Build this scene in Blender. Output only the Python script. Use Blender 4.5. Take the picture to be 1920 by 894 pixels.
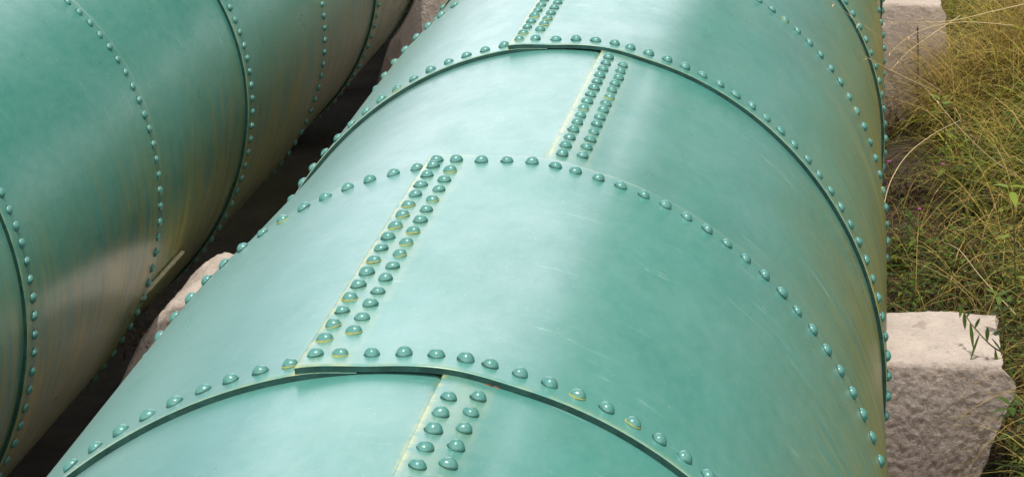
import bpy, math, random
import numpy as np
from mathutils import Vector, Matrix, noise
rad = math.radians
random.seed(7); rng = np.random.default_rng(7)
sc = bpy.context.scene
for o in list(bpy.data.objects): bpy.data.objects.remove(o)
col = sc.collection

# ------------------------------------------------------------ camera, sky, sun, exposure
CZ = 4.2                                   # eye height above the ground between the pipes
cam = bpy.data.cameras.new('camera'); co = bpy.data.objects.new('camera', cam); col.objects.link(co)
Mrot = Matrix(((0.99975, 0.0, 0.022508), (0.0224897, -0.0408553, -0.9989119), (0.00091959, 0.9991651, -0.0408450)))
co.matrix_world = Matrix.Translation((0, 0, CZ)) @ Mrot.to_4x4()
cam.sensor_width = 36; cam.lens = 93.75
cam.shift_x = -0.2966; cam.shift_y = -0.8427
cam.clip_start = 0.05; cam.clip_end = 3000
sc.camera = co

SUN = Vector((0.0, -0.17, 0.985)).normalized()
w = bpy.data.worlds.new('World'); sc.world = w; w.use_nodes = True
nt = w.node_tree; bg = nt.nodes['Background']
sky = nt.nodes.new('ShaderNodeTexSky'); sky.sky_type = 'NISHITA'; sky.sun_disc = False
sky.sun_elevation = math.asin(SUN.z); sky.sun_rotation = math.atan2(SUN.x, SUN.y)
sky.dust_density = 4.0; sky.air_density = 1.0; sky.ozone_density = 1.0
tc = nt.nodes.new('ShaderNodeTexCoord'); mp = nt.nodes.new('ShaderNodeMapping'); mp.inputs['Scale'].default_value = (1, 1, 2.2); mp.inputs['Location'].default_value = (1.3, .2, .4)
cn = nt.nodes.new('ShaderNodeTexNoise'); cn.inputs['Scale'].default_value = 1.6; cn.inputs['Detail'].default_value = 6; cn.inputs['Roughness'].default_value = .55
cr = nt.nodes.new('ShaderNodeValToRGB'); cr.color_ramp.elements[0].position = .36; cr.color_ramp.elements[1].position = .56
cm = nt.nodes.new('ShaderNodeMix'); cm.data_type = 'RGBA'; cm.inputs[7].default_value = (4.6, 4.9, 5.4, 1)
nt.links.new(tc.outputs['Generated'], mp.inputs[0]); nt.links.new(mp.outputs[0], cn.inputs['Vector']); nt.links.new(cn.outputs[0], cr.inputs[0])
nt.links.new(cr.outputs[0], cm.inputs[0]); nt.links.new(sky.outputs[0], cm.inputs[6]); bg.inputs[1].default_value = 0.13
# a big sunlit cloud bank low in the sky ahead
def wmath(op, a, b=0.0):
    x = nt.nodes.new('ShaderNodeMath'); x.operation = op
    for k, v_ in enumerate((a, b)):
        if hasattr(v_, 'node'): nt.links.new(v_, x.inputs[k])
        else: x.inputs[k].default_value = v_
    return x.outputs[0]
def wramp(v_, a, b):
    x = nt.nodes.new('ShaderNodeMapRange'); x.interpolation_type = 'SMOOTHSTEP'; x.inputs[1].default_value = a; x.inputs[2].default_value = b
    nt.links.new(v_, x.inputs[0]); return x.outputs[0]
sp = nt.nodes.new('ShaderNodeSeparateXYZ'); nt.links.new(tc.outputs['Generated'], sp.inputs[0])
cz = nt.nodes.new('ShaderNodeTexNoise'); cz.inputs['Scale'].default_value = 9; cz.inputs['Detail'].default_value = 5; nt.links.new(tc.outputs['Generated'], cz.inputs['Vector'])
azn = wmath('ARCTAN2', sp.outputs[0], sp.outputs[1])
off = wmath('ABSOLUTE', wmath('ADD', azn, rad(6.5)))
off = wmath('ADD', off, wmath('MULTIPLY', wmath('SUBTRACT', cz.outputs[0], .5), .22))
bank = wmath('MULTIPLY', wramp(off, rad(16), rad(9.5)), wramp(sp.outputs[2], .75, .40))
class _R: pass
mr = _R(); mr.outputs = [bank]
c2 = nt.nodes.new('ShaderNodeMix'); c2.data_type = 'RGBA'; c2.inputs[7].default_value = (12.8, 13.3, 14.2, 1)
nt.links.new(mr.outputs[0], c2.inputs[0]); nt.links.new(cm.outputs[2], c2.inputs[6]); c3 = nt.nodes.new('ShaderNodeMix'); c3.data_type = 'RGBA'; c3.inputs[7].default_value = (17, 16, 16.2, 1)
nt.links.new(wmath('MULTIPLY', wramp(sp.outputs[1], -.25, -.7), wramp(sp.outputs[2], .9, .5)), c3.inputs[0]); nt.links.new(c2.outputs[2], c3.inputs[6])   # bright haze behind the photographer
nt.links.new(c3.outputs[2], bg.inputs[0])
sl = bpy.data.lights.new('sun', 'SUN'); sl.energy = 2.65; sl.angle = rad(0.6); sl.color = (1, .95, .88)
so = bpy.data.objects.new('sun', sl); col.objects.link(so)
so.rotation_euler = SUN.to_track_quat('Z', 'Y').to_euler()
sc.view_settings.view_transform = 'Standard'; sc.view_settings.look = 'None'
sc.view_settings.exposure = 0.0; sc.view_settings.gamma = 1
sc.render.engine = 'CYCLES'; sc.cycles.max_bounces = 8

# ------------------------------------------------------------ helpers
def tag(o, label=None, cat=None, group=None, kind=None):
    if label: o['label'] = label
    if cat: o['category'] = cat
    if group: o['group'] = group
    if kind: o['kind'] = kind
    return o
def mk(name, V, F, mats, parent=None, smooth=True):
    me = bpy.data.meshes.new(name)
    V = np.asarray(V, float)
    me.from_pydata(V.tolist(), [], [list(map(int, f)) for f in F])
    if not isinstance(mats, (list, tuple)): mats = [mats]
    for m in mats: me.materials.append(m)
    if smooth: me.shade_smooth()
    o = bpy.data.objects.new(name, me); col.objects.link(o)
    if parent: o.parent = parent
    return o
def quads_mesh(name, V, Q, mats, parent=None, smooth=True):
    V = np.asarray(V, np.float32); Q = np.asarray(Q, np.int32)
    me = bpy.data.meshes.new(name)
    me.vertices.add(len(V)); me.vertices.foreach_set('co', V.ravel())
    me.loops.add(Q.size); me.loops.foreach_set('vertex_index', Q.ravel())
    me.polygons.add(len(Q)); me.polygons.foreach_set('loop_start', np.arange(0, Q.size, Q.shape[1], dtype=np.int32))
    me.update(calc_edges=True)
    if not isinstance(mats, (list, tuple)): mats = [mats]
    for m in mats: me.materials.append(m)
    if smooth: me.shade_smooth()
    o = bpy.data.objects.new(name, me); col.objects.link(o)
    if parent: o.parent = parent
    return o
def fattr(o, name, vals):
    a = o.data.attributes.new(name, 'FLOAT', 'POINT'); a.data.foreach_set('value', np.asarray(vals, np.float32))
def empty(name, loc=(0, 0, 0)):
    o = bpy.data.objects.new(name, None); o.location = loc; o.empty_display_size = .2; col.objects.link(o); return o

class NT:
    def __init__(s, name):
        s.m = bpy.data.materials.new(name); s.m.use_nodes = True; s.t = s.m.node_tree
        s.b = s.t.nodes['Principled BSDF']
    def n(s, typ, **k):
        x = s.t.nodes.new(typ)
        for a, v in k.items():
            if a.startswith('_'): x.inputs[a[1:].replace('_', ' ')].default_value = v
            else: setattr(x, a, v)
        return x
    def l(s, a, b): s.t.links.new(a, b)
    def uv(s, sx, sy, sz=1, rot=0, off=(0, 0, 0), src='UV'):
        if not hasattr(s, 'tc'): s.tc = s.n('ShaderNodeTexCoord')
        mp = s.n('ShaderNodeMapping'); mp.inputs['Scale'].default_value = (sx, sy, sz)
        mp.inputs['Rotation'].default_value = (0, 0, rot); mp.inputs['Location'].default_value = off
        s.l(s.tc.outputs[src], mp.inputs[0]); return mp.outputs[0]
    def noise(s, vec, scale, detail=4, rough=.55, dist=0):
        x = s.n('ShaderNodeTexNoise', _Scale=scale, _Detail=detail, _Roughness=rough, _Distortion=dist)
        s.l(vec, x.inputs['Vector']); return x.outputs[0]
    def ramp(s, fac, stops):
        r = s.n('ShaderNodeValToRGB'); e = r.color_ramp.elements
        while len(e) < len(stops): e.new(.5)
        for k, (p, c) in enumerate(stops):
            e[k].position = p; e[k].color = (c, c, c, 1) if not isinstance(c, tuple) else (*c, 1)
        s.l(fac, r.inputs[0]); return r.outputs[0]
    def mix(s, fac, a, b, bt='MIX'):
        x = s.n('ShaderNodeMix', data_type='RGBA', blend_type=bt)
        for sock, v in ((x.inputs[0], fac), (x.inputs[6], a), (x.inputs[7], b)):
            if hasattr(v, 'node'): s.l(v, sock)
            else: sock.default_value = v if not isinstance(v, tuple) else (*v, 1)
        return x.outputs[2]
    def math(s, op, a, b=0, clamp=False):
        x = s.n('ShaderNodeMath', operation=op, use_clamp=clamp)
        for sock, v in ((x.inputs[0], a), (x.inputs[1], b)):
            if hasattr(v, 'node'): s.l(v, sock)
            else: sock.default_value = v
        return x.outputs[0]
    def attr(s, name): return s.n('ShaderNodeAttribute', attribute_name=name).outputs['Fac']
    def bump(s, h, strength, dist=.01):
        x = s.n('ShaderNodeBump', _Strength=strength, _Distance=dist); s.l(h, x.inputs['Height']); s.l(x.outputs[0], s.b.inputs['Normal'])

# ------------------------------------------------------------ materials
def paint(name, seed, body=True):
    M = NT(name); b = M.b
    src = 'UV' if body else 'Object'
    o = (seed, seed * 2.3, seed)
    base = M.mix(M.ramp(M.noise(M.uv(1.1, .5 if body else 1, 1, 0, o, src), 1.9, 5, .6), [(.3, 0.), (.72, 1.)]), (.040, .230, .180), (.066, .310, .250)) if seed != 5.1 else M.mix(.5, (.022, .185, .140), (.040, .265, .205))  # left pipe gets a darker copy, standing in for its dimmer reflections
    if body:
        # chalky weathering in wisps that run round the pipe
        chalk = M.ramp(M.noise(M.uv(1.1, .55, 1, .12, o), 3.4, 8, .66, .3), [(.40, 0.), (.80, 1.)])
        base = M.mix(M.math('MULTIPLY', chalk, .20), base, (.32, .52, .47))
        mot = M.ramp(M.noise(M.uv(1, .42, 1, 0, o), 30, 6, .78, .3), [(.36, 0.), (.68, 1.)])
        base = M.mix(M.math('MULTIPLY', mot, .17), base, (.30, .47, .44))
        base = M.mix(M.math('MULTIPLY', M.attr('sky_grey'), .55), base, (.34, .44, .42))  # grey of skylight on the left flank, put into the paint colour
        scr = M.ramp(M.noise(M.uv(1.6, 12, 1, .1, o), 3.0, 5, .7, 1.0), [(.60, 0.), (.74, 1.)])
        patch = M.ramp(M.noise(M.uv(1, 1.4, 1, 0, o), 1.9, 2), [(.52, 0.), (.66, 1.)])
        base = M.mix(M.math('MULTIPLY', M.math('MULTIPLY', scr, patch), .75), base, (.46, .68, .60))
        spk = M.ramp(M.noise(M.uv(1, .5, 1, 0, o), 90, 3, .6), [(.64, 0.), (.74, 1.)])
        base = M.mix(M.math('MULTIPLY', spk, .28), base, (.42, .62, .55))
        # algae on the flanks, drawn out in streaks down the sides
        alg = M.attr('algae')
        st = M.ramp(M.noise(M.uv(1.0, 9 if seed < 5 else 6.5, 1, .10, o), 2.2, 7, .68, .9), [(.43, 0.), (.62, 1.)])
        cl = M.ramp(M.noise(M.uv(1, 1.2, 1, 0, (3, seed, 1)), 1.7, 4, .6), [(.35, .25), (.7, 1.)])
        soft = M.math('MULTIPLY', alg, cl)
        base = M.mix(M.math('MULTIPLY', soft, .75), base, (.17, .225, .125) if seed < 5 else (.13, .175, .070))
        base = M.mix(M.math('MULTIPLY', M.math('POWER', alg, 2.2 if seed < 5 else 1.5), M.math('MULTIPLY', st, .95)), base, (.55, .43, .04) if seed < 5 else (.36, .31, .045))
        sm = M.attr('seam')
        sn = M.ramp(M.noise(M.uv(9, 9, 1, 0, o), 2.5, 4, .6), [(.34, 0.), (.56, 1.)])
        base = M.mix(M.math('MULTIPLY', M.math('MULTIPLY', sm, sn), .95), base, (.46, .50, .20))
        rgh = M.ramp(M.noise(M.uv(1, .5, 1, 0, o), 7.0, 6, .68), [(.3, .26), (.75, .42)])
        M.l(rgh, b.inputs['Roughness'])
        h = M.math('ADD', M.math('MULTIPLY', M.noise(M.uv(1, 1, 1, 0, o), 2.6, 3, .5), 1.0), M.math('MULTIPLY', M.noise(M.uv(1, 1.2, 1, 0, o), 70, 4, .6), .02))
        M.bump(h, .32, .018)
    else:
        gr = M.ramp(M.noise(M.uv(1, 1, 1, 0, o, 'Object'), 90, 3, .6), [(.45, 0.), (.7, 1.)])
        base = M.mix(.5, base, (.08, .25, .21)); base = M.mix(M.math('MULTIPLY', gr, .25), base, (.28, .42, .38))
        b.inputs['Roughness'].default_value = .30
        M.bump(M.noise(M.uv(1, 1, 1, 0, o, 'Object'), 120, 3, .6), .35, .002)
    M.l(base, b.inputs['Base Color'])
    b.inputs['Specular IOR Level'].default_value = .6
    b.inputs['Coat Weight'].default_value = (.5 if seed < 5 else .2) if body else .45; b.inputs['Coat Roughness'].default_value = .26 if body else .22
    return M.m
M_PAINT = paint('green_pipe_paint', 1.3); M_PAINT_DIM = paint('green_pipe_paint_dimmed', 5.1); M_RIV = paint('green_rivet_paint', 2.2, False)
def flat(name, c1, c2, scale, rough=.8, bump=0, bs=40, src='Object', spec=.3, bd=.01):
    M = NT(name); f = M.ramp(M.noise(M.uv(1, 1, 1, 0, (0, 0, 0), src), scale, 5, .6), [(.3, 0.), (.7, 1.)])
    M.l(M.mix(f, c1, c2), M.b.inputs['Base Color']); M.b.inputs['Roughness'].default_value = rough
    M.b.inputs['Specular IOR Level'].default_value = spec
    if bump: M.bump(M.noise(M.uv(1, 1, 1, 0, (0, 0, 0), src), bs, 6, .65), bump, bd)
    return M.m
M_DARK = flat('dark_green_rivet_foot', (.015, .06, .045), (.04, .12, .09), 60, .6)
M_GRIME = flat('yellow_grime', (.42, .38, .08), (.22, .30, .12), 60, .9)
M_EDGE = flat('dark_green_plate_edge', (.008, .042, .032), (.022, .085, .068), 30, .42, .5, 60, bd=.004)
M_RUST = flat('rust_spot', (.24, .10, .05), (.12, .06, .04), 90, .9, .4, 200, bd=.002)
M_SOIL = flat('brown_soil', (.07, .05, .035), (.15, .105, .07), 5, .95, .8, 22, bd=.05)
M_FILL = flat('shadowed_rubble', (.10, .07, .06), (.19, .14, .13), 9, .95, .9, 30, bd=.03)
def concrete():
    M = NT('rough_pinkish_concrete')
    g = M.n('ShaderNodeNewGeometry'); sep = M.n('ShaderNodeSeparateXYZ'); M.l(g.outputs['Position'], sep.inputs[0])
    v = M.uv(1, 1, 1, 0, (0, 0, 0), 'Object')
    c = M.mix(M.ramp(M.noise(v, 3.5, 6, .6), [(.32, 0.), (.7, 1.)]), (.62, .515, .44), (.88, .755, .64))
    st = M.ramp(M.noise(v, 26, 5, .7), [(.55, 0.), (.72, 1.)])
    c = M.mix(M.math('MULTIPLY', st, .42), c, (.28, .225, .185))
    pt = M.ramp(M.noise(v, 8, 3, .5, .6), [(.62, 0.), (.68, 1.)])
    c = M.mix(M.math('MULTIPLY', pt, .35), c, (.30, .21, .15))
    # darker brown towards the foot of the pier
    low = M.n('ShaderNodeMapRange'); low.inputs[1].default_value = .75; low.inputs[2].default_value = .15
    M.l(sep.outputs[2], low.inputs[0])
    c = M.mix(M.math('MULTIPLY', low.outputs[0], .55), c, (.17, .115, .095))
    M.l(c, M.b.inputs['Base Color']); M.b.inputs['Roughness'].default_value = .92
    M.b.inputs['Specular IOR Level'].default_value = .25
    M.bump(M.noise(v, 48, 7, .75, .4), .95, .016)
    return M.m
M_CONC = concrete()
def leafmat(name, stops, trans=.35, rough=.6):
    M = NT(name); c = M.ramp(M.attr('rnd'), stops); M.l(c, M.b.inputs['Base Color'])
    M.b.inputs['Roughness'].default_value = rough; M.b.inputs['Specular IOR Level'].default_value = .25
    tr = M.n('ShaderNodeBsdfTranslucent'); M.l(c, tr.inputs[0])
    mx = M.n('ShaderNodeMixShader'); mx.inputs[0].default_value = trans
    out = M.t.nodes['Material Output']; M.l(M.b.outputs[0], mx.inputs[1]); M.l(tr.outputs[0], mx.inputs[2]); M.l(mx.outputs[0], out.inputs[0])
    return M.m
M_DRY = leafmat('dry_grass', [(0, (.22, .13, .04)), (.35, (.74, .53, .17)), (.6, (.56, .44, .09)), (.9, (.09, .05, .03)), (1, (.70, .55, .25))])
M_GREEN = leafmat('green_grass', [(0, (.035, .065, .012)), (.45, (.055, .09, .014)), (.8, (.16, .21, .02)), (1, (.45, .45, .07))], .25)
M_LUSH = leafmat('lush_grass', [(0, (.07, .10, .01)), (.5, (.27, .32, .025)), (1, (.62, .56, .09))], .35)
M_DEAD_SHADE = leafmat('dead_grass_shade_toned', [(0, (.03, .018, .012)), (.6, (.10, .06, .035)), (1, (.22, .15, .08))], .15)  # brown made darker to stand in for shade deep in the grass
M_LEAF = leafmat('herb_leaves', [(0, (.05, .10, .02)), (.5, (.12, .20, .035)), (1, (.30, .40, .05))], .4, .5)
M_PINK = flat('pink_petals', (.55, .08, .42), (.40, .05, .35), 30, .6)

# ------------------------------------------------------------ the pipes
PITCH = 3.43
TP = .0135
MAIN_X, MAIN_Z = -0.9763, CZ - 2.7574
LEFT_X, LEFT_Z = -3.8483, CZ - 2.8416
Q_MAIN = {5.305: (.0025, .0019, .0025, -.0008, .0014, .0043, -.0017), 6.8302: (-.0022, .0038, .0122, .0063, .0049, -.0007, -.0058),
          8.3718: (-.0014, -.0029, -.0068, -.0025, -.0025, -.0046, -.0064), 9.8959: (-.001, .0001, .0006, -.0001, -.0005, .0001, -.0021),
          11.3625: (0.,) * 7}
Q_LEFT = {8.9507: (-.0012, -.0017, .0009, .002, .0032, -.0034, -.0042), 10.6128: (-.0007, .0002, .0013, -.0004, .0016, -.0004, -.0052),
          12.1282: (0., 0., 0., -.0005, .0008, .0015, -.0004), 13.7594: (-.0011, -.0003, .0011, .001, .0006, -.0009, -.0009), 15.2484: (0.,) * 7}
def sstep(x): x = np.clip(x, 0, 1); return x * x * (3 - 2 * x)
def corr(Q, t, phi):
    """out-of-roundness of the real pipe: small radial deviation, metres"""
    ks = sorted(Q); th = phi + math.pi / 2; t = np.asarray(t, float)
    def f(q):
        du, dv, dr, a, b, e, g = q
        return dr + du * np.cos(th) + dv * np.sin(th) + a * np.cos(2 * th) + b * np.sin(2 * th) + e * np.cos(3 * th) + g * np.sin(3 * th)
    vals = [f(Q[k]) for k in ks]
    out = np.broadcast_to(vals[0], np.broadcast(t, phi).shape).copy()
    for i in range(len(ks) - 1):
        wgt = sstep((t - ks[i]) / (ks[i + 1] - ks[i])); out = out * (1 - (t >= ks[i])) + (t >= ks[i]) * (vals[i] * (1 - wgt) + vals[i + 1] * wgt)
    return out
LAPW = rad(9.5)
def lap(phi, s):
    """1 at the overlapping edge, easing to 0 where the plate comes back down"""
    x = (phi - s) % (2 * math.pi)
    return np.where(x < LAPW, 1 - sstep(x / LAPW), 0)
def lap_soft(phi, s, rise=rad(2.6)):
    x = (phi - s + rise) % (2 * math.pi)
    return np.where(x < rise, sstep(x / rise), np.where(x < rise + LAPW, 1 - sstep((x - rise) / LAPW), 0))

RA, RB, RC = .0164, .0130, 20
def rivet_mesh(name, kind):
    """hammered rivet head; crescent round its foot"""
    V, F, MI = [], [], []
    prof = [(1.00, -.25), (1.0, 0), (.985, .15), (.93, .34), (.82, .55), (.64, .75), (.42, .90), (.20, .98)]
    n = 20
    ex = random.uniform(-.05, .05)
    for r_, z_ in prof:
        for k in range(n):
            a = 2 * math.pi * k / n
            rr = RA * r_ * (1 + .035 * math.sin(a * 2 + kind) + .03 * math.sin(3 * a + 2 * kind) + .02 * z_ * math.sin(5 * a + kind))
            V.append((rr * math.cos(a) + ex * RA * z_, rr * math.sin(a), RB * z_ * (1 + .04 * math.sin(a + kind))))
    V.append((ex * RA, 0, RB))
    m = len(prof)
    for i in range(m - 1):
        for k in range(n): F.append((i * n + k, i * n + (k + 1) % n, (i + 1) * n + (k + 1) % n, (i + 1) * n + k)); MI.append(0)
    for k in range(n): F.append(((m - 1) * n + k, (m - 1) * n + (k + 1) % n, m * n)); MI.append(0)
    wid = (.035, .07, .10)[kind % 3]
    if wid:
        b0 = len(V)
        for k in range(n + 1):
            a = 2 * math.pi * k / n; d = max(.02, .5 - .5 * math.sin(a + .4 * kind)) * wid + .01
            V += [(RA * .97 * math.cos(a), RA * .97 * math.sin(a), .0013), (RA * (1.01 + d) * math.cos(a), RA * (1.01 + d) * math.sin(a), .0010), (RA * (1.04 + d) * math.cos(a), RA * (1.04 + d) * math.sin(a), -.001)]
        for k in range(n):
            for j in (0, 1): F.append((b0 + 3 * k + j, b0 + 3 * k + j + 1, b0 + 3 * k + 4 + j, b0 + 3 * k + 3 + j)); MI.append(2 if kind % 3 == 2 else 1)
    return V, F, MI
RIV = [rivet_mesh('rivet', k) for k in range(6)]
RIVME = []
for k, (V, F, MI) in enumerate(RIV):
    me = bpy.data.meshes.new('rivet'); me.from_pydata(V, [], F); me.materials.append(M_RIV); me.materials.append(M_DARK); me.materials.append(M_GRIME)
    me.polygons.foreach_set('material_index', MI); me.shade_smooth(); RIVME.append(me)

def build_pipe(name, X, Z, Q, rings, first_outer, seams, pm, vis, algae_fn, label):
    root = empty(name, (X, 4.0, Z)); tag(root, label, 'pipe')
    inv = Matrix.Translation((-X, -4.0, -Z))
    nc = len(rings) - 1
    info = []                              # (t0, t1, outer, seam)
    for i in range(nc):
        outer = (i % 2 == 0) == first_outer
        a = rings[i] - (.065 if outer else .075) ; b_ = rings[i + 1] + (.065 if outer else .075)
        info.append((a, b_, outer, seams[0] if outer else seams[1]))
    def top(i, t, phi, soft=False):
        a, b_, outer, s = info[i]
        wi = .5 + .5 * sstep((np.minimum(t - a, b_ - t) - .14) / .12) if not outer else 1.0
        r = 1.0 + (TP + .0006 if outer else 0) + TP * wi * (lap_soft(phi, s) if soft else lap(phi, s))
        if outer:                          # ride over the laps of the inner courses at both ends
            s2 = seams[1]
            wgt = 1 - sstep((np.minimum(t - a, b_ - t) - .14) / .22)
            r = r + .5 * TP * lap_soft(phi, s2, rad(15)) * wgt
        return r + corr(Q, t, phi)
    for i, (a, b_, outer, s) in enumerate(info):
        sr = s
        nph = 560
        ph = sr + np.concatenate([[0, .0006], np.linspace(.003, 2 * math.pi, nph), 2 * math.pi + LAPW * np.linspace(.03, .72, 12)])
        tail = ph >= sr + 2 * math.pi - 1e-9
        ts = np.concatenate([[a], a + np.array([.0012, .0035, .012, .03]), np.linspace(a + .07, b_ - .07, 14), b_ - np.array([.03, .012, .0035, .0012]), [b_]])
        P, T = np.meshgrid(ph, ts)
        lapx = lap(P, s); lapx = np.where(P >= sr + 2 * math.pi - 1e-9, 0, lapx)
        base = top(i, T, P) - TP * lap(P, s)
        r_out = base + TP * lapx
        r_in = r_out - TP
        x = P - (sr + 2 * math.pi)
        under = P >= sr + 2 * math.pi - 1e-9
        r_out = np.where(under, r_in + TP * (1 - sstep(np.clip(x / LAPW, 0, 1))) * .97, r_out)
        # tiny rounded lip at free edges
        e = np.minimum(T - a, b_ - T); lip = np.where(e < .0005, .0022, np.where(e < .002, .0008, 0))
        ee = P - sr; lip = np.maximum(lip, np.where(ee < 1e-6, .0022, np.where(ee < .001, .0007, 0)))
        r_out = r_out - lip
        nt_, np_ = P.shape
        def pos(R): return np.stack([R * np.sin(P), T - 4.0, R * np.cos(P)], -1).reshape(-1, 3)
        V = np.concatenate([pos(r_out), pos(r_in)])
        idx = np.arange(nt_ * np_).reshape(nt_, np_); N = nt_ * np_
        q = lambda A, B, C_, D: np.stack([A.ravel(), B.ravel(), C_.ravel(), D.ravel()], 1)
        Fo = q(idx[:-1, :-1], idx[1:, :-1], idx[1:, 1:], idx[:-1, 1:])[:, ::-1]
        Fi = q(idx[:-1, :-1] + N, idx[:-1, 1:] + N, idx[1:, 1:] + N, idx[1:, :-1] + N)[:, ::-1]
        E1 = q(idx[0, :-1], idx[0, 1:], idx[0, 1:] + N, idx[0, :-1] + N)[:, ::-1]
        E2 = q(idx[-1, :-1], idx[-1, :-1] + N, idx[-1, 1:] + N, idx[-1, 1:])[:, ::-1]
        E3 = q(idx[:-1, 0], idx[:-1, 0] + N, idx[1:, 0] + N, idx[1:, 0])[:, ::-1]
        Qd = np.concatenate([Fo, Fi, E1, E2, E3])
        o = quads_mesh('shell_plate', V, Qd, [pm, M_EDGE], root)
        mi = np.zeros(len(Qd), np.int32); mi[len(Fo):] = 1; mi[-len(E3):] = 0
        o.data.polygons.foreach_set('material_index', mi)
        sh = np.ones(len(Qd), bool); sh[len(Fo) + len(Fi):] = False
        o.data.polygons.foreach_set('use_smooth', sh)
        uvl = o.data.uv_layers.new(name='UVMap')
        P2 = np.concatenate([P.ravel(), P.ravel()]); T2 = np.concatenate([T.ravel(), T.ravel()])
        li = Qd.ravel(); uvl.data.foreach_set('uv', np.stack([P2[li] + i * 3.7, T2[li] + i * 1.3], 1).astype(np.float32).ravel())
        pw = (P2 + math.pi) % (2 * math.pi) - math.pi
        fattr(o, 'algae', algae_fn(pw, T2))
        fattr(o, 'sky_grey', np.clip((-pw - rad(8)) / rad(40), 0, 1) if X > -2 else np.zeros(len(pw)))
        dx = (P2 - sr)
        smv = np.where(dx < rad(.25), 1.0, 0) + np.where(tail[None, :].repeat(nt_, 0).ravel()[np.arange(len(P2)) % N], 0, 0) \
            + np.exp(-((P2 - sr - 2 * math.pi) / rad(.45)) ** 2) * .9 + np.where((dx < rad(6.5)) & (dx > rad(.2)), .17, 0)
        smv = smv + np.exp(-(np.minimum(T2 - a, b_ - T2) / .012) ** 2) * .35 * (1 if outer else 0)
        fattr(o, 'seam', np.clip(smv, 0, 1))
    # rivets ------------------------------------------------
    L = []
    def add(t, phid, i, visible=True):
        phi = rad(phid); r = float(top(i, np.array(t), np.array(phi), False))
        P = Vector((r * math.sin(phi), t - 4.0, r * math.cos(phi)))
        n = Vector((math.sin(phi), 0, math.cos(phi)))
        tx = Vector((math.cos(phi), 0, -math.sin(phi))); ty = Vector((0, 1, 0))
        j = lambda s_: random.gauss(0, s_); P = P + n * .0007
        n = (n + tx * j(.05) + ty * j(.05)).normalized(); ax = (ty.cross(n)).normalized(); ay = n.cross(ax)
        P = P + tx * j(.0007) + ty * j(.0010)
        m = Matrix((ax, ay, n)).transposed().to_4x4()
        s_ = random.uniform(.94, 1.07)
        m = Matrix.Translation(P) @ m @ Matrix.Diagonal((s_, s_, s_ * random.uniform(.9, 1.15), 1))
        grim = random.random()
        in_seam = grim < (.55 if -12 < phid < -3 else .12)
        kk = random.choice((1, 4, 2, 5)) if in_seam else random.choice((0, 3, 1, 4))
        L.append((m, kk, vis(X + P.x, t, Z + P.z, n)))
    special = [-7.9, -5.15, -1.55, 2.1, 5.6, 9.0, 11.8]
    ring_ph = special + [15.25 + PITCH * k for k in range(48)] + [-10.75 - PITCH * k for k in range(45)]
    for j in range(len(rings)):
        for ph_ in ring_ph:
            if ph_ > 184 or ph_ < -175: continue
            i = j - 1 if j > 0 else 0
            if not info[min(i, nc - 1)][2] and j < nc: i = j
            i = min(max(i, 0), nc - 1)
            add(rings[j], ph_, i)
    for i, (a, b_, outer, s) in enumerate(info):
        s_d = math.degrees(s)
        lo = rings[i]; hi = rings[i + 1]
        if not outer: lo += .105; hi -= .105   # the outer courses cover the ends
        else: lo += .04; hi -= .02
        n1 = int((hi - lo - .05) / .0885)
        for k in range(n1 + 1):
            t = lo + .055 + k * .0885
            if t < hi - .03: add(t, s_d + (1.6 if outer else 1.85), i)
            t2 = t + .044
            if t2 < hi - .03: add(t2, s_d + (4.35 if outer else 4.75), i)
    seen = sorted([q for q in L if q[2] is not None], key=lambda q: q[2])
    rest = [q for q in L if q[2] is None] + seen[100:]
    for m, kk, _ in seen[:100]:
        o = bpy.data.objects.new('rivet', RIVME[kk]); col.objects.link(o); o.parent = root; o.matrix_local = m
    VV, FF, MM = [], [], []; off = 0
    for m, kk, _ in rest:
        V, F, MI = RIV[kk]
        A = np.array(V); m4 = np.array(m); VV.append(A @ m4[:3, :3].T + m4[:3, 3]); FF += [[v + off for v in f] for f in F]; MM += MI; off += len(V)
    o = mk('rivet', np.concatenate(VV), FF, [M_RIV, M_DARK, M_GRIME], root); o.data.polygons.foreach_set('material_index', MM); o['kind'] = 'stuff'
    return root

R3 = Mrot.transposed()
def proj(x, y, z):
    c = R3 @ Vector((x, y, z - CZ)); d = -c.z
    return 1529.5 + 5000 * c.x / d, -1170.9 - 5000 * c.y / d, d
def vis(x, y, z, n):
    px, py, d = proj(x, y, z)
    if not (-10 < px < 1930 and -10 < py < 904): return None
    view = Vector((-x, -y, CZ - z)).normalized()
    if view.dot(n) < -.12: return None
    return d

def alg_main(p, t):
    r = np.clip((p - rad(34)) / rad(46), 0, 1) ** 1.35
    l = np.clip((-p - rad(12)) / rad(45), 0, 1) * (.25 + .5 * np.clip((t - 7) / 4, 0, 1))
    return np.clip(np.maximum(r, l), 0, 1)
def alg_left(p, t):
    r = np.clip((p - rad(62)) / rad(42), 0, 1) ** 1.1
    return np.clip(r, 0, 1)
rings_main = [2.32, 3.86, 5.37, 6.8302 + .02, 8.372 + .045, 9.8959, 11.43, 12.95, 14.48, 16.0, 17.5, 19.0, 20.6, 22.1, 23.6, 25.1]
build_pipe('riveted_pipe', MAIN_X, MAIN_Z, Q_MAIN, rings_main, True if False else True, (rad(-9.45), rad(7.05)), M_PAINT, vis, alg_main,
           'pale green riveted steel pipe in the middle, double rows of rivets along its top')
rings_left = [4.42, 5.95, 7.48, 9.02, 10.6128, 12.19, 13.7594, 15.31, 16.85, 18.4, 19.95, 21.5, 23.0, 24.6]
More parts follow.
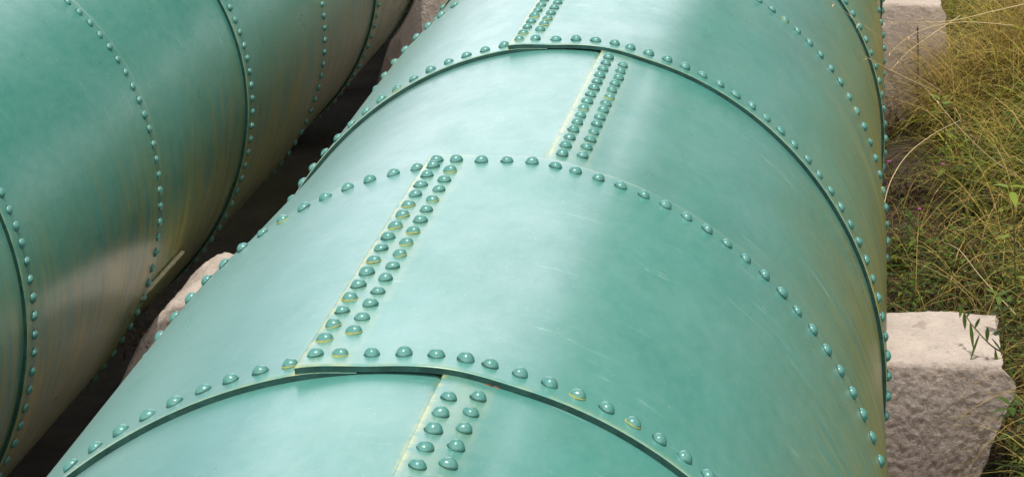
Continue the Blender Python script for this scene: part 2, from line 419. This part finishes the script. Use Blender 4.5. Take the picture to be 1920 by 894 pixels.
build_pipe('riveted_pipe', LEFT_X, LEFT_Z, Q_LEFT, rings_left, False, (rad(-9.45), rad(7.05)), M_PAINT_DIM, vis, alg_left,
           'green riveted steel pipe on the left, paint darkened for its dim reflections, with brownish algae on its shaded flank')

# ------------------------------------------------------------ concrete piers that carry both pipes
def fbm(x, y, z, s, oct=5):
    return noise.fractal(Vector((x * s, y * s, z * s)), .75, 2.1, oct)
def pier(name, Y0, Y1, dx, dy, label, amp=1., hump=0):
    zb = -.4
    XS = np.concatenate([np.arange(-5.9, -3.1, .06), np.arange(-3.1, -1.9, dx), np.arange(-1.9, -.3, .06), np.arange(-.3, .52, dx), [.52]])
    ztr = CZ - 3.43 + hump * .95; ztl = CZ - 3.215 + hump
    def topz(x):
        if x > MAIN_X: z = ztr - .01 * max(0, x - .3) / .2
        elif x > LEFT_X:
            z = ztl - .26 * max(0, (-2.71 - x) / .24) ** 2
        else: z = ztl
        for cx, cz in ((MAIN_X, MAIN_Z), (LEFT_X, LEFT_Z)):
            d = x - cx
            if abs(d) < 1.035: z = min(z, cz - math.sqrt(1.035 ** 2 - d * d))
        return z
    rr = .03
    path = []                                   # (y, kind, frac)
    nf = int(1.1 / dy)
    V = []; npth = None
    for x in XS:
        zt = topz(x); pts = []
        for k in range(nf): pts.append((Y0, zb + (zt - rr - zb) * k / nf, 0, -1, 0))
        for k in range(7):
            a = math.pi / 2 * k / 6; pts.append((Y0 + rr - rr * math.cos(a), zt - rr + rr * math.sin(a), 0, -math.cos(a), math.sin(a)))
        nt_ = max(6, int((Y1 - Y0 - .1) / dy))
        for k in range(1, nt_ + 1): pts.append((Y0 + rr + (Y1 - Y0 - 2 * rr) * k / nt_, zt, 0, 0, 1))
        for k in range(1, 6):
            a = math.pi / 2 * k / 5; pts.append((Y1 - rr + rr * math.sin(a), zt - rr + rr * math.cos(a), 0, math.sin(a), math.cos(a)))
        pts.append((Y1, zb, 0, 1, 0))
        for (y, z, _, ny, nz) in pts:
            wz = (.54 if Y0 < 12 else .44) + .006 * math.sin(z * 21) - .42 * max(0, (CZ - 3.55 - z)) - .05 * max(0, 1 - abs(z - ztr + .02) / .06)
            wz += .012 * fbm(3, y * .3, z, 16)
            xx = x if x < .1 else .1 + (x - .1) * (wz - .1) / .42
            f = -ny if ny < 0 else 0
            d = amp * ((.003 * fbm(xx, y, z, 8) + .0030 * fbm(xx + 5, y, z, 44, 4) + .004 * fbm(xx, y, z, 75, 3)) * f + (.006 * fbm(xx, y, z, 5) + .0018 * fbm(xx, y, z, 40)) * max(0, nz) * (1 if x > -1 else 2.2) + (.006 * fbm(xx, y, z, 26) if x < -1 else 0) * max(0, nz))
            V.append((xx, y + d * ny, z + d * nz))
        npth = len(pts)
    n = len(XS); idx = np.arange(n * npth).reshape(n, npth)
    Q = np.stack([idx[:-1, :-1].ravel(), idx[1:, :-1].ravel(), idx[1:, 1:].ravel(), idx[:-1, 1:].ravel()], 1)
    F = Q.tolist() + [idx[0].tolist(), idx[-1][::-1].tolist()]
    o = mk(name, V, F, M_CONC)
    o.data.polygons[len(F) - 1].use_smooth = False; o.data.polygons[len(F) - 2].use_smooth = False
    return tag(o, label, 'concrete pier', 'concrete piers under the pipes')
pier('concrete_pier', 10.6, 11.25, .009, .009, 'nearer rough pinkish concrete pier, its flat top sunlit beside the right of the main pipe')
pier('concrete_pier', 16.75, 17.4, .016, .016, 'farther lavender concrete pier with a thin dark vertical crack, half hidden by dry grass', .9, .22)
# crack / joint on the far pier: a dark recessed line
V = []; F = []
for k in range(36):
    z = .25 + k * .0165; x = .262 + .009 * fbm(1, 2, z, 9); wd = .002 + .006 * abs(fbm(4, 1, z, 24))
    V += [(x - wd, 16.728, z), (x + wd, 16.728, z), (x + wd, 16.75, z), (x - wd, 16.75, z)]
    if k:
        b0 = 4 * (k - 1)
        for j in range(4): F.append((b0 + j, b0 + (j + 1) % 4, b0 + 4 + (j + 1) % 4, b0 + 4 + j))
crk = mk('crack', V, F, flat('crack_dark', (.02, .015, .012), (.05, .04, .03), 20, .95)); 
pf = [o for o in col.objects if o.name.startswith('concrete_pier')][-1]; crk.parent = pf

# the steel liner strip that stands proud between the left pipe and the nearer pier
def strip(phi0, phi1, y0, y1, r0, r1):
    V = []; F = []; n = 24
    for k in range(n + 1):
        f = k / n; y = y0 + (y1 - y0) * f; ph = phi0 + (phi1 - phi0) * f
        for (r, dp) in ((r0, 0), (r0, .008), (r1, .009), (r1, -.001)):
            rr = r + .002 * fbm(1, y, r, 20); p_ = ph + dp
            V.append((LEFT_X + rr * math.sin(p_), y, LEFT_Z + rr * math.cos(p_)))
        if k:
            b0 = 4 * (k - 1)
            for j in range(4): F.append((b0 + j, b0 + 4 + j, b0 + 4 + (j + 1) % 4, b0 + (j + 1) % 4))
    F += [(0, 1, 2, 3), (4 * n + 3, 4 * n + 2, 4 * n + 1, 4 * n)]
    return V, F
V, F = strip(rad(110.8), rad(110.9), 10.59, 11.23, 1.012, 1.026)
tag(mk('liner_strip', V, F, flat('weathered_strip', (.42, .36, .20), (.60, .54, .36), 30, .7, .4, 60), smooth=False),
    'thin pale weathered strip lying along the left pipe beside the pinkish pier', 'metal strip')

# ------------------------------------------------------------ ground
def gz(x, y):
    """rising, uneven bank on the right; a low gully between and under the pipes"""
    b = sstep((x - .25) / 1.9) * 1.35 + .10 * sstep((x + .1) / .3)
    b = b + .16 * sstep((y - 12.2) / 3.6) * sstep((x + .9) / .5) * (1 - sstep((x - .3) / 1.9) * .6)
    fr = .28 * sstep((10.4 - y) / 1.2) * sstep((x - .3) / .4)
    return 0.0 + b + fr + .05 * noise.noise(Vector((x * 2.3, y * 2.3, 0))) + (x > 2.2) * min(30, max(0, x - 2.2)) * .16
xs = np.unique(np.concatenate([-np.geomspace(6, 900, 24), np.arange(-6, 0, .4), np.arange(0, 2.6, .06), np.geomspace(2.7, 900, 30)]))
ys = np.unique(np.concatenate([-np.geomspace(2, 400, 14), np.arange(-2, 7, .6), np.arange(7, 22, .1), np.geomspace(22.5, 1500, 30)]))
V = [(x, y, gz(x, y)) for x in xs for y in ys]; idx = np.arange(len(V)).reshape(len(xs), len(ys))
Q = np.stack([idx[:-1, :-1].ravel(), idx[1:, :-1].ravel(), idx[1:, 1:].ravel(), idx[:-1, 1:].ravel()], 1)
M = NT('ground_soil'); v = M.uv(1, 1, 1, 0, (0, 0, 0), 'Object')
c = M.mix(M.ramp(M.noise(v, 2.5, 6, .65), [(.35, 0.), (.7, 1.)]), (.055, .040, .028), (.13, .10, .06))
c = M.mix(M.ramp(M.noise(v, .35, 4, .6), [(.45, 0.), (.65, .6)]), c, (.09, .11, .035))
M.l(c, M.b.inputs['Base Color']); M.b.inputs['Roughness'].default_value = .95; M.bump(M.noise(v, 20, 6, .7), .8, .05)
tag(quads_mesh('ground', V, Q, M.m), None, None, None, 'structure')

# wooded hill ahead on the right: out of frame, but it is what the paint mirrors
def hz(az, k):
    return 0
V = []; F = []
na, nr = 90, 26
for i in range(na):
    az = rad(2.2 + i * 1.0)
    for j in range(nr):
        d = 70 + j * 7
        x = d * math.sin(az); y = d * math.cos(az)
        rise = sstep((math.degrees(az) - 2.2) / 2.5) * (8 + 62 * sstep(j / 9))
        h = gz(2.3, y) + rise + (2.5 * noise.noise(Vector((x * .12, y * .12, 3))) + 1.5 * noise.noise(Vector((x * .4, y * .4, 7)))) * min(1, rise / 6)
        V.append((x, y, max(h - 1, -.5)))
idx = np.arange(na * nr).reshape(na, nr)
Q = np.stack([idx[:-1, :-1].ravel(), idx[:-1, 1:].ravel(), idx[1:, 1:].ravel(), idx[1:, :-1].ravel()], 1)
tag(quads_mesh('hill', V, Q, flat('wooded_hill', (.03, .055, .018), (.07, .11, .03), .3, .95, 1, 1.2, bd=.6)), None, None, None, 'structure')

# ------------------------------------------------------------ grass and herbs on the bank
def blades(name, mat, roots, length, width, lean, label, seg=5, droop=1.0, dirb=None):
    n = len(roots); L = length; az = rng.uniform(0, 2 * np.pi, n) if dirb is None else rng.normal(dirb, .8, n)
    le = lean; face = az + np.pi / 2 + rng.normal(0, .6, n)
    V = np.zeros((n, seg + 1, 2, 3)); 
    cur = roots.copy(); ang = le.copy()
    for k in range(seg + 1):
        f = k / seg; w_ = width * (1 - f ** 1.6) * .5 + .0004
        sx = np.cos(face) * w_; sy = np.sin(face) * w_
        V[:, k, 0] = cur + np.stack([sx, sy, 0 * sx], 1); V[:, k, 1] = cur - np.stack([sx, sy, 0 * sx], 1)
        st = L / seg
        cur = cur + np.stack([np.sin(ang) * np.cos(az) * st, np.sin(ang) * np.sin(az) * st, np.cos(ang) * st], 1)
        ang = ang + droop * rng.uniform(.05, .42, n)
    b = np.arange(n)[:, None] * (2 * (seg + 1)) + np.arange(seg)[None] * 2
    Q = np.stack([b, b + 1, b + 3, b + 2], -1).reshape(-1, 4)
    o = quads_mesh(name, V.reshape(-1, 3), Q, mat, None, False)
    fattr(o, 'rnd', np.repeat(np.clip(rng.uniform(0, 1, n), 0, 1), 2 * (seg + 1)))
    tag(o, label, 'grass', None, 'stuff'); return o
def roots(n, x0, x1, y0, y1, keep=None):
    x = rng.uniform(x0, x1, n); y = rng.uniform(y0, y1, n)
    m = ~(((y > 10.5) & (y < 11.3)) & (x < .53)) & ~((y > 16.6) & (y < 17.5) & (x < .5)) & ~((y < 10.6) & (x < .62 - .0 * y))
    if keep is not None: m &= keep(x, y)
    x, y = x[m], y[m]
    return np.stack([x, y, np.array([gz(a, b) for a, b in zip(x, y)]) - .01], 1)
clump = lambda x, y, s, o: np.array([noise.noise(Vector((a * s, b * s, o))) for a, b in zip(x, y)])
hugs = lambda x, y: rng.uniform(0, 1, len(x)) < sstep((x + .05) / .55) * .9 + .1 * (y > 14.5)
rt = roots(24000, -.05, 2.4, 8.6, 24, lambda x, y: (clump(x, y, 2.6, 5) > -.15 + .35 * ((y > 11) & (y < 13) & (x < .55))) & hugs(x, y))
n = len(rt); blades('grass', M_GREEN, rt, rng.uniform(.14, .66, n) * (.7 + .3 * sstep(rt[:, 0] / .8)) * np.where((rt[:, 0] < .44) & (rt[:, 1] > 14), .5, 1), rng.uniform(.004, .012, n), rng.uniform(.15, 1.15, n), 'tangled green grass covering the bank right of the main pipe', 6)
rt = roots(24000, .02, 2.4, 8.6, 24, lambda x, y: (clump(x, y, 2.0, 9) + .5 * (x - .35) + .07 * (y - 13.5) > -.05) & hugs(x, y))
n = len(rt); blades('dry_grass', M_DRY, rt, rng.uniform(.25, 1.05, n) * np.where((rt[:, 0] < .44) & (rt[:, 1] > 14), .35, 1), rng.uniform(.0022, .0070, n), rng.uniform(.1, 1.0, n), 'dry straw coloured grass standing over the green bank at the right', 8)
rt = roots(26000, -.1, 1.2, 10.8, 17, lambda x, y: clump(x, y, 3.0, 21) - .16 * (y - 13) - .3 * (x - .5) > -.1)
n = len(rt); blades('shaded_dead_grass', M_DEAD_SHADE, rt, rng.uniform(.10, .45, n), rng.uniform(.003, .008, n), rng.uniform(.2, 1.3, n), 'brown dead grass, toned dark for the deep shade, matted low behind the nearer pier', 6)

def herbs(name, mat, roots_, hmin, hmax, leaf, label, nleaf=14):
    """upright herb stems with narrow leaves"""
    V = []; Q = []; R = []
    for (x, y, z) in roots_:
        h = random.uniform(hmin, hmax); az = random.uniform(0, 6.28); le = random.uniform(.05, .5); tint = random.random()
        p = Vector((x, y, z)); d = Vector((math.sin(le) * math.cos(az), math.sin(le) * math.sin(az), math.cos(le)))
        pts = [p + d * h * k / 5 + Vector((math.cos(az), math.sin(az), -.6)) * (.10 * h * (k / 5) ** 2) for k in range(6)]
        side = d.cross(Vector((.3, .8, .1))).normalized() * .0018
        b0 = len(V)
        for q in pts: V += [q + side, q - side]; R += [tint * .6] * 2
        for k in range(5): Q.append((b0 + 2 * k, b0 + 2 * k + 1, b0 + 2 * k + 3, b0 + 2 * k + 2))
        for k in range(nleaf):
            f = (k + 1.5) / (nleaf + 1); i = min(4, int(f * 5)); q = pts[i].lerp(pts[i + 1], f * 5 - i)
            a = k * 2.4 + az; ld = Vector((math.cos(a), math.sin(a), random.uniform(-.1, .7))).normalized()
            ll = leaf * random.uniform(.6, 1.2) * (1.15 - .5 * f); wv = ld.cross(Vector((0, 0, 1))).normalized() * ll * random.uniform(.10, .17)
            b0 = len(V); t_ = min(1, max(0, tint + random.uniform(-.2, .2)))
            V += [q, q, q + ld * ll * .45 + wv, q + ld * ll * .45 - wv, q + ld * ll - Vector((0, 0, ll * .25)), q + ld * ll - Vector((0, 0, ll * .25)) + wv * .02]
            R += [t_] * 6
            Q += [(b0, b0 + 1, b0 + 3, b0 + 2), (b0 + 2, b0 + 3, b0 + 5, b0 + 4)]
    o = quads_mesh(name, [tuple(v_) for v_ in V], Q, mat, None, False); fattr(o, 'rnd', R)
    tag(o, label, 'undergrowth', None, 'stuff'); return o
rt = roots(1900, .0, 1.8, 8.8, 19, lambda x, y: (clump(x, y, 1.4, 2) > -.05) & ~((x < .42) & (y > 14)))
herbs('undergrowth', M_LEAF, rt, .12, .5, .10, 'leafy green weeds growing through the grass beside the pier')
rt = roots(15000, .40, 2.6, 12.8, 24, lambda x, y: (clump(x, y, 1.8, 33) + .12 * (y - 15) > -.1))
n = len(rt); blades('yellow_green_grass', M_LUSH, rt, rng.uniform(.25, .75, n), rng.uniform(.006, .014, n), rng.uniform(.1, 1.0, n), 'bright yellow green long bladed grass at the upper right of the bank', 7)
rt = roots(2200, .36, 1.3, 15.9, 16.66, None)
n = len(rt); blades('tall_dry_grass', M_DRY, rt, rng.uniform(.45, 1.0, n), rng.uniform(.003, .007, n), rng.uniform(.0, .45, n), 'tall straw coloured grass leaning across the farther pier', 8)
# litter caught between the left pipe and the nearer pier
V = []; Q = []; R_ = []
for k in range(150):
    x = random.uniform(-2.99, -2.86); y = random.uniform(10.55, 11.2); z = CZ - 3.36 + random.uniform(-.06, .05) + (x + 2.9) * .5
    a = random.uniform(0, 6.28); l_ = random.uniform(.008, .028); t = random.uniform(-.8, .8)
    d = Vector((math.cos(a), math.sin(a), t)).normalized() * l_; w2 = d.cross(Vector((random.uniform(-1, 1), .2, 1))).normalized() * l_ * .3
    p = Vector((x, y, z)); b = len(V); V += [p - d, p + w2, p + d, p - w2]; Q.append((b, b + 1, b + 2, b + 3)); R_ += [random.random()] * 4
o = quads_mesh('leaf_litter', [tuple(v_) for v_ in V], Q, M_DEAD_SHADE, None, False); fattr(o, 'rnd', R_)
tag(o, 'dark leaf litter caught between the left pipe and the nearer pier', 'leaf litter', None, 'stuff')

# ------------------------------------------------------------ single plants one can point to
def at(px, py, Y):
    r_ = Mrot @ Vector(((px - 1529.5) / 5000, -(py + 1170.9) / 5000, -1)); r_ = r_ / r_.y
    return Vector((r_.x * Y, Y, r_.z * Y + CZ))
def smooth_path(P, m=8):
    out = []
    for i in range(len(P) - 1):
        p0 = P[max(i - 1, 0)]; p1 = P[i]; p2 = P[i + 1]; p3 = P[min(i + 2, len(P) - 1)]
        for k in range(m):
            t = k / m
            out.append(.5 * ((2 * p1) + (p2 - p0) * t + (2 * p0 - 5 * p1 + 4 * p2 - p3) * t * t + (3 * p1 - p0 - 3 * p2 + p3) * t ** 3))
    return out + [P[-1]]
def tube(P, r0, r1, n=6):
    V = []; F = []
    for i, p in enumerate(P):
        d = (P[min(i + 1, len(P) - 1)] - P[max(i - 1, 0)]).normalized(); a = d.cross(Vector((0, .3, 1))).normalized(); b = d.cross(a)
        rr = r0 + (r1 - r0) * i / (len(P) - 1)
        for k in range(n):
            t = 2 * math.pi * k / n; V.append(p + (a * math.cos(t) + b * math.sin(t)) * rr)
        if i:
            for k in range(n): F.append(((i - 1) * n + k, (i - 1) * n + (k + 1) % n, i * n + (k + 1) % n, i * n + k))
    return V, F
M_STRAW = flat('pale_straw', (.58, .44, .22), (.70, .56, .32), 30, .7)
M_STEM = flat('green_stem', (.10, .12, .03), (.20, .20, .06), 20, .6)
def leaf_geo(V, F, q, d, ll, wd, sag=.3):
    w_ = d.cross(Vector((0, 0, 1))).normalized() * wd; b = len(V)
    for f, g in ((0, .15), (.25, .8), (.5, 1), (.78, .65), (1, .03)):
        c_ = q + d * ll * f + Vector((0, 0, -sag * ll * f * f)); V += [c_ + w_ * g, c_ + Vector((0, 0, -.12 * wd * 2 * g)), c_ - w_ * g]
    for k in range(4):
        for j in (0, 1): F.append((b + 3 * k + j, b + 3 * k + j + 1, b + 3 * k + 4 + j, b + 3 * k + 3 + j))
def stalk(pts, r0, label, seeds=0, slen=.02, group='pale grass stalks leaning towards the main pipe'):
    P = smooth_path([at(*p) for p in pts]); base = P[0].copy(); P = [p - base for p in P]
    root = empty('grass_stalk', base); tag(root, label, 'grass stalk', group)
    mk('stem', *tube(P, r0, r0 * .45), M_STRAW, root)
    if seeds:
        V = []; F = []
        for k in range(seeds):
            i = len(P) - 1 - int(k * len(P) * .35 / seeds); i = max(1, i)
            d = ((P[i] - P[i - 1]).normalized() + Vector((random.uniform(-.6, .6), random.uniform(-.4, .4), random.uniform(-.6, .5)))).normalized()
            V = []; F = []; leaf_geo(V, F, P[i], d, slen * random.uniform(.6, 1.3), .0022, .3)
            mk('seed', V, F, M_STRAW, root)
stalk([(1655, 400, 12.6), (1668, 345, 12.7), (1700, 292, 12.9), (1750, 252, 13.1), (1800, 226, 13.3)], .0030, 'long pale grass stalk arching up right from beside the pipe behind the nearer pier')
stalk([(1765, 172, 12.6), (1700, 128, 11.9), (1660, 78, 11.3), (1605, 38, 10.9), (1545, -6, 10.5)], .0022, 'thin straw stalk reaching farthest across the top right of the main pipe', 6, .03)
stalk([(1745, 168, 12.4), (1690, 143, 11.9), (1650, 122, 11.4), (1621, 106, 11.15)], .0032, 'short stiff straw stalk with a pinkish forked tip touching the flank of the pipe', 3, .02)
stalk([(1935, 5, 13.6), (1860, 22, 13.6), (1780, 40, 13.5), (1690, 42, 13.4), (1630, 38, 12.6)], .0025, 'nearly level pale grass stalk crossing the top of the farther pier', 5, .03)
stalk([(1900, 48, 13.9), (1800, 42, 13.7), (1720, 60, 13.4), (1668, 100, 13.0)], .0022, 'pale stalk drooping left over the face of the farther pier', 4, .02)
stalk([(1800, 30, 14.2), (1740, 70, 14.0), (1700, 100, 13.8), (1672, 130, 13.6)], .0020, 'fine stalk slanting down left in front of the vertical crack', 4, .02)
stalk([(1905, 330, 12.4), (1850, 290, 12.3), (1790, 230, 12.3), (1740, 170, 12.4)], .0022, 'dark edged stalk slanting up left through the middle of the bank', 4, .03)
stalk([(1905, 590, 11.4), (1840, 520, 11.5), (1800, 470, 11.6), (1770, 455, 11.8)], .0025, 'pale bent stalk above the right corner of the nearer pier', 4, .03)

# herb hanging over the nearer pier
P = smooth_path([at(*p) for p in ((1925, 700, 10.75), (1893, 668, 10.7), (1862, 650, 10.66), (1834, 622, 10.66), (1815, 598, 10.7), (1803, 574, 10.8))]); base = P[0].copy(); P = [p - base for p in P]
root = empty('leafy_plant', base); tag(root, 'green leafy sprig with drooping narrow leaves hanging over the top of the nearer pier', 'plant')
mk('stem', *tube(P, .004, .0018), M_STEM, root)
for k, (i, ll) in enumerate(((8, .085), (12, .10), (15, .09), (19, .10), (23, .10), (26, .075), (30, .09), (33, .06), (36, .06), (38, .05), (40, .04))):
    V = []; F = []; d = Vector((random.uniform(-.5, .2), -.25, -1 if k % 2 == 0 else random.uniform(-.2, .5))).normalized()
    leaf_geo(V, F, P[min(i, len(P) - 1)], d, ll, .0085, .15)
    o = mk('leaf', V, F, M_LEAF, root); fattr(o, 'rnd', [random.uniform(.2, .7)] * len(V))
# broad bright leaf and leafy clump at the right edge
for (px, py, Y, n_, sc_, lab, lo) in ((1900, 385, 11.6, 7, .11, 'bright yellow green broad leaved weed at the right edge of the bank', .85), (1880, 590, 11.0, 22, .07, 'bushy green weed rising beside the back corner of the nearer pier', .45),
                                  (1905, 800, 10.2, 26, .08, 'dark green weed growing in front of the broken side of the nearer pier', .3), (1770, 215, 14.2, 9, .09, 'pale green upright weed standing left of the dry grass', .75)):
    q = at(px, py, Y); root = empty('weed', q); tag(root, lab, 'weed')
    zb_ = gz(q.x, q.y) - q.z - .05
    st = smooth_path([Vector((.03, .02, zb_)), Vector((.01, 0, zb_ * .45)), Vector((0, 0, 0)), Vector((-.02, 0, .08))])
    mk('stem', *tube(st, .004, .002), M_STEM, root)
    for k in range(n_):
        V = []; F = []; i = len(st) - 1 - int(k * len(st) * .8 / n_); a = k * 2.4
        leaf_geo(V, F, st[i], Vector((math.cos(a), math.sin(a), random.uniform(0, .8))).normalized(), sc_ * random.uniform(.7, 1.2), sc_ * .17, .4)
        o = mk('leaf', V, F, M_LEAF, root); fattr(o, 'rnd', [min(1, lo + random.uniform(-.15, .15))] * len(V))
for (px, py, Y, lab) in ((1667, 303, 12.9, 'tiny magenta flower close against the right flank of the pipe'), (1724, 392, 12.6, 'tiny magenta flower lower down in the grass, farther from the pipe'), (1768, 308, 13.0, 'dull pink flower among the brown stalks in mid bank')):
    q = at(px, py, Y); root = empty('flower', q); tag(root, lab, 'flower', 'small pink flowers in the bank')
    zb_ = min(-.05, gz(q.x, q.y) - q.z)
    mk('stem', *tube([Vector((0, 0, zb_)), Vector((.005, 0, zb_ / 2)), Vector((0, 0, 0))], .0015, .001), M_STEM, root)
    V = []; F = []
    for k in range(7):
        a = k * 2 * math.pi / 7; leaf_geo(V, F, Vector((0, 0, 0)), Vector((math.cos(a), math.sin(a), .45)), .011, .0042, .2)
    mk('petals', V, F, M_PINK, root)

# rust where the lap edges have worn
mp_ = [o for o in col.objects if o.name == 'riveted_pipe'][0]
for (ph, t, wd, r_) in ((11.9, 5.302, .012, 1.009), (13.2, 5.303, .006, 1.009), (-9.9, 5.345, .004, 1.0170), (5.9, 5.299, .008, 1.004)):
    V = []; F = []; n = 14
    p_ = rad(ph); c_ = Vector((r_ * math.sin(p_), t - 4.0, r_ * math.cos(p_))); u_ = Vector((math.cos(p_), 0, -math.sin(p_))); nn = Vector((math.sin(p_), 0, math.cos(p_)))
    for k in range(n):
        a = 2 * math.pi * k / n; j = 1 + .3 * math.sin(3 * a + ph) + .2 * math.sin(5 * a)
        V += [c_ + u_ * math.cos(a) * wd * j + nn * math.sin(a) * .0035 * j + Vector((0, -.0012, 0)), c_ + u_ * math.cos(a) * wd * j * 1.1 + nn * math.sin(a) * .004 * j + Vector((0, .004, 0))]
    F = [tuple(range(0, 2 * n, 2))] + [(2 * k, 2 * k + 1, (2 * k + 3) % (2 * n), (2 * k + 2) % (2 * n)) for k in range(n)]
    mk('rust_patch', V, F, M_RUST, mp_)
